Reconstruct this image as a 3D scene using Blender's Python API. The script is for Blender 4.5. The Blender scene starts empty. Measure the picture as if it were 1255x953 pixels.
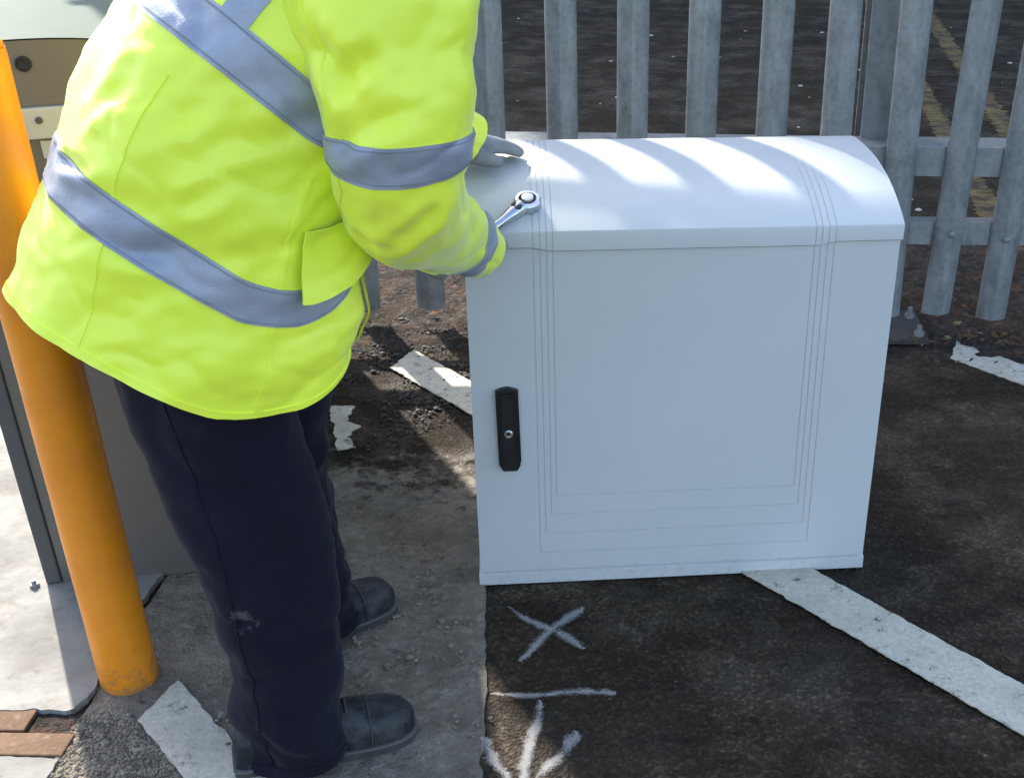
import bpy, bmesh, math, random
import numpy as np
from mathutils import Vector, Matrix, noise

random.seed(7)
R = math.radians
scene = bpy.context.scene
col = scene.collection

# ------------------------------------------------------------------ camera
PITCH, ROLL, CAM_H = 0.449128, 0.012803, 1.4556
fw = Vector((0, math.cos(PITCH), -math.sin(PITCH)))
up0 = Vector((0, math.sin(PITCH), math.cos(PITCH)))
rt0 = Vector((1, 0, 0))
rt = rt0 * math.cos(ROLL) + up0 * math.sin(ROLL)
up = -rt0 * math.sin(ROLL) + up0 * math.cos(ROLL)
cam_data = bpy.data.cameras.new('camera')
cam = bpy.data.objects.new('camera', cam_data)
col.objects.link(cam)
cam.matrix_world = Matrix(((rt.x, up.x, -fw.x, 0), (rt.y, up.y, -fw.y, 0), (rt.z, up.z, -fw.z, CAM_H), (0, 0, 0, 1)))
cam_data.sensor_width = 36
cam_data.lens = 36 * 1500 / 1255
cam_data.shift_x = -149.05 / 1255
cam_data.clip_start = 0.05
cam_data.clip_end = 900
scene.camera = cam

# ------------------------------------------------------------------ light
SUN_EL, SUN_AZ = R(38), R(31)           # sun stands behind the fence, to the left
world = bpy.data.worlds.new('World'); scene.world = world
world.use_nodes = True
wn = world.node_tree
sky = wn.nodes.new('ShaderNodeTexSky')
sky.sky_type = 'NISHITA'; sky.sun_disc = False
sky.sun_elevation = SUN_EL
sky.sun_rotation = -SUN_AZ
sky.air_density = 1.0; sky.dust_density = 1.6; sky.ozone_density = 0.3
wn.links.new(sky.outputs[0], wn.nodes['Background'].inputs[0])
wn.nodes['Background'].inputs[1].default_value = 0.15
sd = bpy.data.lights.new('sun', 'SUN'); sd.energy = 3.3; sd.angle = R(0.9); sd.color = (1, 0.95, 0.86)
sun = bpy.data.objects.new('sun', sd); col.objects.link(sun)
to_sun = Vector((-math.sin(SUN_AZ) * math.cos(SUN_EL), math.cos(SUN_AZ) * math.cos(SUN_EL), math.sin(SUN_EL)))
sun.rotation_euler = to_sun.to_track_quat('Z', 'Y').to_euler()
sun.location = to_sun * 20
vs = scene.view_settings
vs.view_transform = 'Standard'; vs.look = 'None'; vs.gamma = 1; vs.exposure = 1.7
vs.use_curve_mapping = False

# ------------------------------------------------------------------ materials
MATS = {}
class NT:
    def __init__(s, name):
        s.m = bpy.data.materials.new(name); s.m.use_nodes = True
        s.t = s.m.node_tree; s.n = s.t.nodes; s.l = s.t.links
        s.b = s.n['Principled BSDF']
        s.geo = s.n.new('ShaderNodeNewGeometry'); s.tc = s.n.new('ShaderNodeTexCoord')
        MATS[name] = s.m
    def link(s, a, b): s.l.new(a, b)
    def noise(s, scale, detail=4, rough=0.6, vec=None, stretch=None, dist=0):
        v = vec if vec is not None else s.geo.outputs['Position']
        if stretch:
            mp = s.n.new('ShaderNodeMapping'); mp.inputs['Scale'].default_value = stretch
            s.link(v, mp.inputs['Vector']); v = mp.outputs[0]
        n = s.n.new('ShaderNodeTexNoise')
        n.inputs['Scale'].default_value = scale; n.inputs['Detail'].default_value = detail
        n.inputs['Roughness'].default_value = rough; n.inputs['Distortion'].default_value = dist
        s.link(v, n.inputs['Vector']); return n.outputs['Fac']
    def voro(s, scale, feature='F1', stretch=None):
        v = s.geo.outputs['Position']
        n = s.n.new('ShaderNodeTexVoronoi'); n.feature = feature
        n.inputs['Scale'].default_value = scale
        s.link(v, n.inputs['Vector']); return n
    def ramp(s, fac, stops):
        r = s.n.new('ShaderNodeValToRGB')
        while len(r.color_ramp.elements) < len(stops): r.color_ramp.elements.new(0.5)
        for e, (p, c) in zip(r.color_ramp.elements, stops):
            e.position = p; e.color = (c, c, c, 1) if isinstance(c, (int, float)) else (*c, 1)
        s.link(fac, r.inputs[0]); return r.outputs[0]
    def mix(s, fac, a, b, mode='MIX'):
        m = s.n.new('ShaderNodeMix'); m.data_type = 'RGBA'; m.blend_type = mode
        for sock, v in ((m.inputs[0], fac), (m.inputs[6], a), (m.inputs[7], b)):
            if isinstance(v, (int, float)): sock.default_value = v
            elif isinstance(v, tuple): sock.default_value = (*v, 1)
            else: s.link(v, sock)
        return m.outputs[2]
    def math(s, op, a, b=0.0, clamp=False):
        m = s.n.new('ShaderNodeMath'); m.operation = op; m.use_clamp = clamp
        for sock, v in ((m.inputs[0], a), (m.inputs[1], b)):
            if isinstance(v, (int, float)): sock.default_value = v
            else: s.link(v, sock)
        return m.outputs[0]
    def near(s, p, r):       # 1 near point p, 0 at distance r
        d = s.n.new('ShaderNodeVectorMath'); d.operation = 'DISTANCE'
        s.link(s.geo.outputs['Position'], d.inputs[0]); d.inputs[1].default_value = p
        return s.math('SUBTRACT', 1.0, s.math('DIVIDE', d.outputs['Value'], r), True)
    def color(s, c):
        if isinstance(c, tuple): s.b.inputs['Base Color'].default_value = (*c, 1)
        else: s.link(c, s.b.inputs['Base Color'])
    def set(s, rough=0.5, metal=0.0, spec=0.5, **k):
        if isinstance(rough, (int, float)): s.b.inputs['Roughness'].default_value = rough
        else: s.link(rough, s.b.inputs['Roughness'])
        s.b.inputs['Metallic'].default_value = metal
        s.b.inputs['Specular IOR Level'].default_value = spec
        for kk, v in k.items(): s.b.inputs[kk].default_value = v
    def bump(s, h, strength=0.5, dist=0.01):
        b = s.n.new('ShaderNodeBump'); b.inputs['Strength'].default_value = strength
        b.inputs['Distance'].default_value = dist
        s.link(h, b.inputs['Height']); s.link(b.outputs[0], s.b.inputs['Normal'])

def asphalt_color(t):
    big = t.noise(1.3, 5, 0.6, stretch=(0.5, 1.6, 1))
    streak = t.noise(6, 7, 0.72, stretch=(0.35, 2.4, 1), dist=0.8)
    fine = t.noise(160, 3, 0.7)
    c = t.mix(t.ramp(streak, [(0.38, 0.0), (0.60, 1.0)]), (0.0080, 0.0060, 0.0042), (0.035, 0.0245, 0.0155))
    c = t.mix(t.ramp(big, [(0.42, 0), (0.68, 0.8)]), c, (0.048, 0.031, 0.0185))
    c = t.mix(t.ramp(t.noise(3.2, 6, 0.7), [(0.48, 0), (0.68, 0.85)]), c, (0.125, 0.100, 0.076))
    c = t.mix(t.math('MULTIPLY', t.ramp(fine, [(0.35, 0), (0.75, 1)]), 0.5), c, (0.056, 0.044, 0.033))
    vc = t.voro(150); sep = t.n.new('ShaderNodeSeparateColor'); t.link(vc.outputs['Color'], sep.inputs[0])
    c = t.mix(0.75, c, t.ramp(sep.outputs[0], [(0.1, 0.5), (0.75, 1.0), (0.97, 2.0)]), 'MULTIPLY')
    c = t.mix(0.6, c, t.ramp(t.noise(420, 2), [(0.3, 0.4), (0.7, 1.6)]), 'MULTIPLY')
    c = t.mix(1.0, c, (0.93, 0.875, 0.80), 'MULTIPLY')
    spk = t.ramp(t.voro(34).outputs['Distance'], [(0.05, 1), (0.11, 0)])
    spm = t.ramp(t.noise(2.2, 3), [(0.52, 0), (0.64, 1)])
    c = t.mix(t.math('MULTIPLY', t.math('MULTIPLY', spk, spm), 0.7), c, (0.30, 0.29, 0.27))
    return c, streak, fine

t = NT('asphalt'); c, streak, fine = asphalt_color(t); t.color(c)
t.set(t.ramp(t.noise(3.5, 6, 0.65), [(0.36, 0.42), (0.54, 0.95)]), spec=0.20)
t.bump(t.math('ADD', t.math('ADD', fine, t.math('MULTIPLY', t.voro(150).outputs['Distance'], 1.5)), t.math('MULTIPLY', t.noise(38, 4), 1.2)), 0.6, 0.006)

t = NT('pale_concrete')
c = t.mix(t.ramp(t.noise(5, 6, 0.65), [(0.35, 0), (0.7, 1)]), (0.28, 0.27, 0.245), (0.16, 0.152, 0.138))
c = t.mix(t.ramp(t.noise(26, 5, 0.7), [(0.55, 0), (0.72, 0.7)]), c, (0.13, 0.115, 0.095))
c = t.mix(t.ramp(t.noise(2.2, 4), [(0.52, 0), (0.68, 0.8)]), c, (0.165, 0.148, 0.128))
t.color(c); t.set(t.ramp(t.noise(6, 5), [(0.40, 0.65), (0.60, 0.9)]), spec=0.22)
t.bump(t.math('ADD', t.noise(60, 5), t.noise(14, 4)), 0.25, 0.006)

t = NT('grey_cement')
a = t.noise(7, 6, 0.7); b_ = t.noise(45, 5, 0.75)
c = t.mix(t.ramp(a, [(0.35, 0), (0.68, 1)]), (0.120, 0.098, 0.072), (0.26, 0.22, 0.168))
c = t.mix(t.ramp(b_, [(0.5, 0), (0.75, 0.8)]), c, (0.38, 0.33, 0.265))
c = t.mix(t.ramp(t.noise(16, 5, 0.7, dist=1), [(0.58, 0), (0.70, 0.85)]), c, (0.032, 0.029, 0.025))
t.color(c); t.set(t.ramp(t.noise(5, 6, 0.65), [(0.42, 0.24), (0.60, 0.75)]), spec=0.5)
sx = t.n.new('ShaderNodeSeparateXYZ'); t.link(t.geo.outputs['Position'], sx.inputs[0])
al = t.math('ADD', t.math('MULTIPLY', t.math('SUBTRACT', 2.62, sx.outputs['Y']), 2.6), t.math('MULTIPLY', t.math('SUBTRACT', t.noise(11, 7, 0.75), 0.42), 3.2))
t.link(t.ramp(al, [(0.25, 0), (0.75, 1)]), t.b.inputs['Alpha'])
t.bump(t.math('ADD', b_, t.math('MULTIPLY', t.noise(17, 6, 0.7), 1.6)), 0.9, 0.014)

t = NT('brick_paver')
c = t.mix(t.ramp(t.noise(18, 5), [(0.3, 0), (0.7, 1)]), (0.125, 0.070, 0.042), (0.19, 0.115, 0.070))
c = t.mix(t.ramp(t.noise(60, 4), [(0.58, 0), (0.7, 0.6)]), c, (0.22, 0.19, 0.16))
t.color(c); t.set(0.85, spec=0.25); t.bump(t.noise(110, 4), 0.5, 0.004)

t = NT('line_paint')
w1 = t.noise(30, 6, 0.75); w2 = t.noise(90, 4, 0.7)
c = t.mix(t.ramp(w2, [(0.35, 0), (0.7, 1)]), (0.70, 0.63, 0.51), (0.50, 0.445, 0.35))
c = t.mix(t.ramp(t.noise(9, 5), [(0.45, 0), (0.75, 0.8)]), c, (0.44, 0.39, 0.31))
c = t.mix(t.ramp(w1, [(0.54, 0), (0.68, 0.85)]), c, (0.15, 0.125, 0.09))
t.color(c); t.set(0.8, spec=0.3)
t.link(t.ramp(t.math('ADD', t.math('MULTIPLY', w1, 0.75), t.math('MULTIPLY', t.noise(190, 3, 0.7), 0.25)), [(0.60, 1), (0.66, 0.2)]), t.b.inputs['Alpha'])
t.bump(t.math('ADD', w1, w2), 0.5, 0.004)

t = NT('yellow_paint')
w1 = t.noise(8, 6, 0.75)
c = t.mix(t.ramp(w1, [(0.40, 0), (0.60, 1)]), (0.20, 0.14, 0.055), (0.05, 0.04, 0.03))
t.color(c); t.set(0.85, spec=0.25); t.bump(t.noise(40, 4), 0.6, 0.006)

t = NT('dirt')
a = t.noise(9, 6, 0.7)
c = t.ramp(a, [(0.30, (0.018, 0.015, 0.012)), (0.50, (0.050, 0.040, 0.031)), (0.62, (0.085, 0.045, 0.030)), (0.74, (0.18, 0.125, 0.05))])
c = t.mix(t.ramp(t.noise(50, 5, 0.7), [(0.5, 0), (0.7, 0.7)]), c, (0.15, 0.14, 0.13))
t.color(c); t.set(0.95, spec=0.15); t.bump(t.math('ADD', t.noise(70, 5), t.noise(22, 5)), 1.0, 0.02)

t = NT('pebble')
c = t.mix(t.ramp(t.noise(40, 2), [(0.35, 0), (0.65, 1)]), (0.26, 0.22, 0.165), (0.13, 0.11, 0.085))
t.color(c); t.set(0.85, spec=0.3)
t = NT('dark_rubble')
c = t.mix(t.ramp(t.noise(22, 2), [(0.35, 0), (0.65, 1)]), (0.075, 0.068, 0.06), (0.02, 0.018, 0.016))
t.color(c); t.set(0.7, spec=0.4)
t = NT('dry_leaf')
c = t.ramp(t.noise(14, 2), [(0.35, (0.17, 0.115, 0.04)), (0.5, (0.10, 0.04, 0.022)), (0.65, (0.24, 0.19, 0.09))])
t.color(c); t.set(0.9, spec=0.2)
t = NT('litter_white'); t.color(t.mix(t.noise(30, 2), (0.3, 0.28, 0.25), (0.55, 0.52, 0.48))); t.set(0.8)

def spray(name):
    t = NT(name)
    uv = t.n.new('ShaderNodeSeparateXYZ'); t.link(t.tc.outputs['UV'], uv.inputs[0])
    # v 0..1 across the stroke, u = metres along it
    d = t.math('ABSOLUTE', t.math('SUBTRACT', uv.outputs['Y'], 0.5))
    edge = t.math('SUBTRACT', 1.0, t.math('MULTIPLY', d, 2.0), True)
    sp = t.noise(330, 3, 0.8); bl = t.noise(24, 4, 0.7)
    dens = t.math('ADD', t.math('MULTIPLY', edge, 1.35), t.math('MULTIPLY', t.math('SUBTRACT', sp, 0.5), 2.0))
    dens = t.math('ADD', dens, t.math('MULTIPLY', t.math('SUBTRACT', bl, 0.55), 2.4))
    al = t.ramp(dens, [(0.38, 0), (1.0, 0.44)])
    t.color((0.52, 0.51, 0.49)); t.set(0.75, spec=0.2)
    t.link(al, t.b.inputs['Alpha'])
spray('spray_paint')

t = NT('cabinet_paint')
n1 = t.noise(3, 4)
c = t.mix(t.ramp(n1, [(0.3, 0), (0.7, 1)]), (0.560, 0.570, 0.572), (0.590, 0.600, 0.598))
c = t.mix(t.ramp(t.noise(22, 6, 0.75), [(0.66, 0), (0.8, 0.25)]), c, (0.40, 0.40, 0.38))
sz = t.n.new('ShaderNodeSeparateXYZ'); t.link(t.geo.outputs['Position'], sz.inputs[0])
low = t.math('SUBTRACT', 1.0, t.math('DIVIDE', sz.outputs['Z'], 0.16), True)
dm = t.ramp(t.math('ADD', t.math('MULTIPLY', low, 0.22), t.noise(70, 6, 0.75)), [(0.70, 0), (0.84, 0.22)])
c = t.mix(dm, c, (0.26, 0.24, 0.21))
t.color(c); t.set(t.ramp(t.noise(9, 4), [(0.3, 0.30), (0.7, 0.40)]), spec=0.5)
t.bump(t.noise(420, 2), 0.05, 0.001)
t = NT('black_plastic'); t.color((0.012, 0.012, 0.013)); t.set(t.ramp(t.noise(60, 3), [(0.3, 0.38), (0.7, 0.55)]), spec=0.5)
t = NT('lock_metal'); t.color(t.mix(t.noise(80, 2), (0.65, 0.62, 0.56), (0.5, 0.48, 0.44))); t.set(0.3, metal=0.9)
t = NT('rubber_dark'); t.color((0.02, 0.021, 0.022)); t.set(0.8)
t = NT('chrome'); t.color((0.55, 0.56, 0.60)); t.set(t.ramp(t.noise(60, 3), [(0.3, 0.22), (0.7, 0.36)]), metal=1.0)
t = NT('brass_pin'); t.color((0.75, 0.74, 0.70)); t.set(0.35, metal=0.6)

t = NT('green_grey_paint')
c = t.mix(t.ramp(t.noise(4, 5), [(0.3, 0), (0.7, 1)]), (0.125, 0.113, 0.098), (0.150, 0.135, 0.118))
c = t.mix(t.ramp(t.noise(30, 5, 0.75), [(0.62, 0), (0.8, 0.35)]), c, (0.09, 0.082, 0.07))
t.color(c); t.set(0.42); t.bump(t.noise(300, 2), 0.06, 0.001)
t = NT('pale_trim'); t.color(t.mix(t.noise(25, 5), (0.50, 0.51, 0.48), (0.42, 0.42, 0.39))); t.set(0.45)
t = NT('roof_paint'); t.color(t.mix(t.noise(9, 5), (0.135, 0.165, 0.135), (0.110, 0.135, 0.11))); t.set(0.85, spec=0.15)
t = NT('dark_grey_trim'); t.color(t.mix(t.noise(25, 5), (0.060, 0.064, 0.066), (0.09, 0.092, 0.09))); t.set(0.5)

t = NT('bollard_paint')
c = t.mix(t.ramp(t.noise(9, 5), [(0.35, 0), (0.7, 1)]), (0.83, 0.275, 0.010), (0.73, 0.225, 0.010))
sc = t.ramp(t.noise(34, 5, 0.8, stretch=(1, 1, 0.35)), [(0.66, 0), (0.74, 0.6)])
c = t.mix(sc, c, (0.30, 0.14, 0.04))
sz = t.n.new('ShaderNodeSeparateXYZ'); t.link(t.geo.outputs['Position'], sz.inputs[0])
low = t.math('SUBTRACT', 1.0, t.math('DIVIDE', sz.outputs['Z'], 0.14), True)
c = t.mix(t.ramp(t.math('ADD', t.math('MULTIPLY', low, 0.40), t.noise(38, 6, 0.75)), [(0.74, 0), (0.92, 0.6)]), c, (0.17, 0.12, 0.075))
c = t.mix(t.ramp(t.noise(95, 4, 0.7), [(0.70, 0), (0.74, 0.75)]), c, (0.14, 0.10, 0.07))
t.color(c); t.set(t.ramp(t.noise(18, 4), [(0.3, 0.32), (0.7, 0.5)]), spec=0.5); t.bump(t.noise(55, 4), 0.12, 0.002)

t = NT('galvanised')
v = t.voro(55); sp = t.noise(22, 6, 0.7, stretch=(1, 1, 0.45))
c = t.mix(t.ramp(sp, [(0.33, 0), (0.68, 1)]), (0.125, 0.138, 0.142), (0.29, 0.30, 0.298))
c = t.mix(0.30, c, t.ramp(v.outputs['Distance'], [(0.0, (0.20, 0.215, 0.225)), (0.7, (0.36, 0.38, 0.39))]))
c = t.mix(t.ramp(t.noise(8, 5, 0.7), [(0.56, 0), (0.72, 0.6)]), c, (0.13, 0.145, 0.15))
t.color(c); t.set(t.ramp(sp, [(0.3, 0.42), (0.7, 0.62)]), metal=0.35); t.bump(sp, 0.15, 0.002)
t = NT('rusty_dark'); t.color(t.mix(t.noise(30, 5), (0.04, 0.042, 0.045), (0.09, 0.075, 0.06))); t.set(0.65, metal=0.3)

t = NT('hi_vis_fabric')
n1 = t.noise(6, 4)
c = t.mix(t.ramp(n1, [(0.3, 0), (0.7, 1)]), (0.90, 0.99, 0.070), (0.83, 0.96, 0.060))
c = t.mix(t.ramp(t.noise(13, 5, 0.7), [(0.62, 0), (0.78, 0.22)]), c, (0.66, 0.74, 0.14))
t.color(c); t.set(0.44, spec=0.6, **{'Sheen Weight': 0.35, 'Sheen Roughness': 0.35})
weave = t.noise(900, 2)
t.bump(t.math('ADD', t.math('MULTIPLY', weave, 0.15), t.noise(70, 4, 0.6)), 0.10, 0.004)
t = NT('reflective_tape')
c = t.mix(t.ramp(t.noise(14, 4), [(0.3, 0), (0.7, 1)]), (0.30, 0.325, 0.40), (0.40, 0.42, 0.49))
t.color(c); t.set(t.ramp(t.noise(30, 4), [(0.3, 0.40), (0.7, 0.56)]), metal=0.3, spec=0.5)
t.bump(t.math('ADD', t.noise(60, 4), t.math('MULTIPLY', t.voro(700).outputs['Distance'], 0.5)), 0.3, 0.004)
t = NT('yellow_facing'); t.color(t.mix(t.noise(30, 3), (0.62, 0.58, 0.03), (0.50, 0.50, 0.03))); t.set(0.65)

t = NT('navy_cotton')
c = t.mix(t.ramp(t.noise(12, 5), [(0.3, 0), (0.7, 1)]), (0.0045, 0.0038, 0.0100), (0.0080, 0.0070, 0.0165))
m1 = t.near((-0.585, 1.49, 0.335), 0.055); m2 = t.near((-0.60, 1.50, 0.62), 0.11); m3 = t.near((-0.50, 1.47, 0.10), 0.07)
mm = t.math('ADD', t.math('ADD', m1, t.math('MULTIPLY', m2, 0.35)), t.math('MULTIPLY', m3, 0.5), True)
st = t.ramp(t.math('ADD', t.math('MULTIPLY', mm, 0.75), t.noise(34, 5, 0.7)), [(0.86, 0), (1.0, 1)])
c = t.mix(t.math('MULTIPLY', st, 0.38), c, (0.16, 0.15, 0.145))
c = t.mix(t.ramp(t.noise(26, 6, 0.8), [(0.68, 0), (0.78, 0.4)]), c, (0.05, 0.05, 0.055))
t.color(c); t.set(0.9, spec=0.2, **{'Sheen Weight': 0.05}); t.bump(t.math('ADD', t.math('MULTIPLY', t.noise(700, 2), 0.12), t.noise(40, 4)), 0.3, 0.006)

t = NT('shoe_leather')
c = t.mix(t.ramp(t.noise(26, 6, 0.75), [(0.42, 0), (0.68, 1)]), (0.006, 0.007, 0.009), (0.050, 0.050, 0.052))
t.color(c); t.set(t.ramp(t.noise(30, 4), [(0.3, 0.42), (0.7, 0.8)]), spec=0.4); t.bump(t.noise(60, 5), 0.35, 0.004)
t = NT('shoe_sole'); t.color(t.mix(t.noise(50, 4), (0.02, 0.02, 0.02), (0.07, 0.065, 0.06))); t.set(0.9)
t = NT('shoe_welt'); t.color(t.mix(t.noise(50, 4), (0.16, 0.15, 0.14), (0.05, 0.05, 0.05))); t.set(0.85)
t = NT('glove_grey')
c = t.mix(t.ramp(t.noise(30, 5), [(0.3, 0), (0.7, 1)]), (0.20, 0.205, 0.21), (0.30, 0.305, 0.31))
t.color(c); t.set(0.85); t.bump(t.noise(350, 3), 0.3, 0.002)
t = NT('skin'); t.color(t.mix(t.noise(40, 3), (0.50, 0.27, 0.19), (0.58, 0.33, 0.24))); t.set(0.5, **{'Subsurface Weight': 0.1})
t = NT('hair'); t.color(t.mix(t.noise(90, 3), (0.03, 0.02, 0.014), (0.06, 0.04, 0.025))); t.set(0.6)

# ------------------------------------------------------------------ mesh helpers
def obj(name, verts, faces, mat, parent=None, smooth=False, loc=(0, 0, 0), uvs=None):
    me = bpy.data.meshes.new(name)
    me.from_pydata([tuple(v) for v in verts], [], faces); me.update()
    if smooth: me.polygons.foreach_set('use_smooth', [True] * len(me.polygons))
    if uvs is not None:
        ul = me.uv_layers.new(name='UVMap')
        for lp in me.loops: ul.data[lp.index].uv = uvs[lp.vertex_index]
    me.materials.append(MATS[mat])
    o = bpy.data.objects.new(name, me); col.objects.link(o)
    o.location = loc
    if parent is not None: o.parent = parent
    return o
def bm_obj(name, bm, mat, parent=None, smooth=False, loc=(0, 0, 0)):
    bmesh.ops.recalc_face_normals(bm, faces=bm.faces)
    me = bpy.data.meshes.new(name); bm.to_mesh(me); bm.free()
    if smooth: me.polygons.foreach_set('use_smooth', [True] * len(me.polygons))
    me.materials.append(MATS[mat])
    o = bpy.data.objects.new(name, me); col.objects.link(o); o.location = loc
    if parent is not None: o.parent = parent
    return o
def empty(name, loc, rz=0, label=None, cat=None, group=None):
    o = bpy.data.objects.new(name, None); col.objects.link(o)
    o.location = loc; o.rotation_euler = (0, 0, rz); o.empty_display_size = 0.1
    if label: o['label'] = label
    if cat: o['category'] = cat
    if group: o['group'] = group
    return o
def tag(o, kind=None, label=None, cat=None, group=None):
    if kind: o['kind'] = kind
    if label: o['label'] = label
    if cat: o['category'] = cat
    if group: o['group'] = group
    return o
def add_box(bm, lo, hi, bev=0.0):
    r = bmesh.ops.create_cube(bm, size=1)
    for v in r['verts']:
        v.co = Vector((lo[i] + (v.co[i] + 0.5) * (hi[i] - lo[i]) for i in range(3)))
    if bev > 0:
        ed = list({e for v in r['verts'] for e in v.link_edges})
        bmesh.ops.bevel(bm, geom=ed, offset=bev, segments=2, affect='EDGES', profile=0.6)
def box(name, lo, hi, mat, parent=None, bev=0.0, loc=(0, 0, 0)):
    bm = bmesh.new(); add_box(bm, lo, hi, bev)
    return bm_obj(name, bm, mat, parent, loc=loc)
def add_tube(bm, pts, rad, seg=12, cap=True):
    pts = [Vector(p) for p in pts]
    if not isinstance(rad, (list, tuple)): rad = [rad] * len(pts)
    rings = []; ref = None
    for i, p in enumerate(pts):
        a = pts[max(i - 1, 0)]; b = pts[min(i + 1, len(pts) - 1)]
        tdir = (b - a).normalized()
        if ref is None:
            ref = tdir.orthogonal().normalized()
        ref = (ref - tdir * ref.dot(tdir)).normalized(); bi = tdir.cross(ref)
        rings.append([bm.verts.new(p + (ref * math.cos(2 * math.pi * k / seg) + bi * math.sin(2 * math.pi * k / seg)) * rad[i]) for k in range(seg)])
    for i in range(len(rings) - 1):
        for k in range(seg):
            bm.faces.new((rings[i][k], rings[i][(k + 1) % seg], rings[i + 1][(k + 1) % seg], rings[i + 1][k]))
    if cap:
        bm.faces.new(rings[0]); bm.faces.new(list(reversed(rings[-1])))
def add_lathe(bm, prof, seg=32, c=(0, 0, 0), axis=None):
    rings = []
    M = Matrix.Identity(3) if axis is None else Vector(axis).to_track_quat('Z', 'Y').to_matrix()
    for r, z in prof:
        rings.append([bm.verts.new(Vector(c) + M @ Vector((r * math.cos(2 * math.pi * k / seg), r * math.sin(2 * math.pi * k / seg), z))) for k in range(seg)])
    for i in range(len(rings) - 1):
        for k in range(seg):
            bm.faces.new((rings[i][k], rings[i][(k + 1) % seg], rings[i + 1][(k + 1) % seg], rings[i + 1][k]))
    bm.faces.new(list(reversed(rings[0]))); bm.faces.new(rings[-1])
def extrude_profile(bm, prof, x0, x1):            # closed profile (y,z) along local x
    a = [bm.verts.new((x0, y, z)) for y, z in prof]; b = [bm.verts.new((x1, y, z)) for y, z in prof]
    n = len(prof)
    for i in range(n):
        bm.faces.new((a[i], a[(i + 1) % n], b[(i + 1) % n], b[i]))
    bm.faces.new(a); bm.faces.new(list(reversed(b)))
def fbm(p, s, o=3):
    v = 0; amp = 1; q = Vector(p) * s
    for _ in range(o):
        v += noise.noise(q) * amp; q = q * 2.1 + Vector((3.1, 1.7, 9.2)); amp *= 0.5
    return v

def grooved(us, vs_, depth, mapf, skirt=0.0):
    """rectilinear relief: cells at depth(u,v) with real walls between them"""
    V = []; F = []; idx = {}
    def vid(i, j, d):
        k = (i, j, round(d, 5))
        if k not in idx:
            idx[k] = len(V); V.append(mapf(us[i], vs_[j], d))
        return idx[k]
    nu, nv = len(us) - 1, len(vs_) - 1
    D = [[depth((us[i] + us[i + 1]) / 2, (vs_[j] + vs_[j + 1]) / 2) for j in range(nv)] for i in range(nu)]
    for i in range(nu):
        for j in range(nv):
            d = D[i][j]
            F.append((vid(i, j, d), vid(i + 1, j, d), vid(i + 1, j + 1, d), vid(i, j + 1, d)))
            if i + 1 < nu and abs(D[i + 1][j] - d) > 1e-6:
                e = D[i + 1][j]; F.append((vid(i + 1, j, d), vid(i + 1, j, e), vid(i + 1, j + 1, e), vid(i + 1, j + 1, d)))
            if j + 1 < nv and abs(D[i][j + 1] - d) > 1e-6:
                e = D[i][j + 1]; F.append((vid(i, j + 1, d), vid(i + 1, j + 1, d), vid(i + 1, j + 1, e), vid(i, j + 1, e)))
            if skirt:
                if i == 0: F.append((vid(i, j, d), vid(i, j + 1, d), vid(i, j + 1, skirt), vid(i, j, skirt)))
                if i == nu - 1: F.append((vid(i + 1, j, d), vid(i + 1, j, skirt), vid(i + 1, j + 1, skirt), vid(i + 1, j + 1, d)))
                if j == 0: F.append((vid(i, j, d), vid(i, j, skirt), vid(i + 1, j, skirt), vid(i + 1, j, d)))
                if j == nv - 1: F.append((vid(i, j + 1, d), vid(i + 1, j + 1, d), vid(i + 1, j + 1, skirt), vid(i, j + 1, skirt)))
    return V, F
def cuts(lo, hi, pts, step):
    s = {round(lo, 5), round(hi, 5)} | {round(p, 5) for p in pts if lo < p < hi}
    k = lo
    while k < hi:
        if min(abs(k - p) for p in s) > step * 0.3: s.add(round(k, 5))
        k += step
    return sorted(s)

# ------------------------------------------------------------------ ground
g = obj('ground', [(-300, -200, 0), (300, -200, 0), (300, 500, 0), (-300, 500, 0)], [(0, 1, 2, 3)], 'asphalt')
tag(g, 'structure')

def ragged(poly, step=0.02, amp=0.012, seed=0.0, fr=22):
    out = []
    n = len(poly)
    for i in range(n):
        a = Vector((*poly[i], 0)); b = Vector((*poly[(i + 1) % n], 0))
        L = (b - a).length; k = max(1, int(L / step)); nrm = Vector((-(b - a).y, (b - a).x, 0)).normalized()
        for j in range(k):
            p = a.lerp(b, j / k)
            p += nrm * (fbm((p.x + seed, p.y - seed, seed), fr, 3) * amp)
            out.append((p.x, p.y))
    return out
def sheet(name, poly, z, mat, th=0.0, kind='structure'):
    bm = bmesh.new()
    vsx = [bm.verts.new((x, y, z)) for x, y in poly]
    f = bm.faces.new(vsx)
    if th:
        bot = [bm.verts.new((x + (0.0), y, z - th)) for x, y in poly]
        n = len(poly)
        for i in range(n): bm.faces.new((vsx[i], bot[i], bot[(i + 1) % n], vsx[(i + 1) % n]))
    bmesh.ops.triangulate(bm, faces=[f])
    o = bm_obj(name, bm, mat); tag(o, kind); return o

# cement patch between the bollard and the new cabinet, pale slab by the old cabinet
sheet('cement_patch', ragged([(-0.955, 1.0), (-0.235, 1.0), (-0.245, 1.64), (-0.298, 2.10), (-0.315, 2.30), (-0.36, 2.62), (-0.45, 2.86), (-0.75, 2.90), (-0.955, 2.88)], 0.006, 0.009, 1.3, 15), 0.006, 'grey_cement', 0.006)
sheet('pale_slab', ragged([(-3.2, 1.672), (-0.965, 1.672), (-0.955, 2.90), (-3.2, 2.95)], 0.006, 0.012, 4.1, 16), 0.014, 'pale_concrete', 0.014)
sheet('pale_edging', ragged([(-3.2, 1.0), (-0.955, 1.0), (-0.945, 1.56), (-3.2, 1.55)], 0.014, 0.006, 7.7, 24), 0.012, 'pale_concrete', 0.012)
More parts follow.
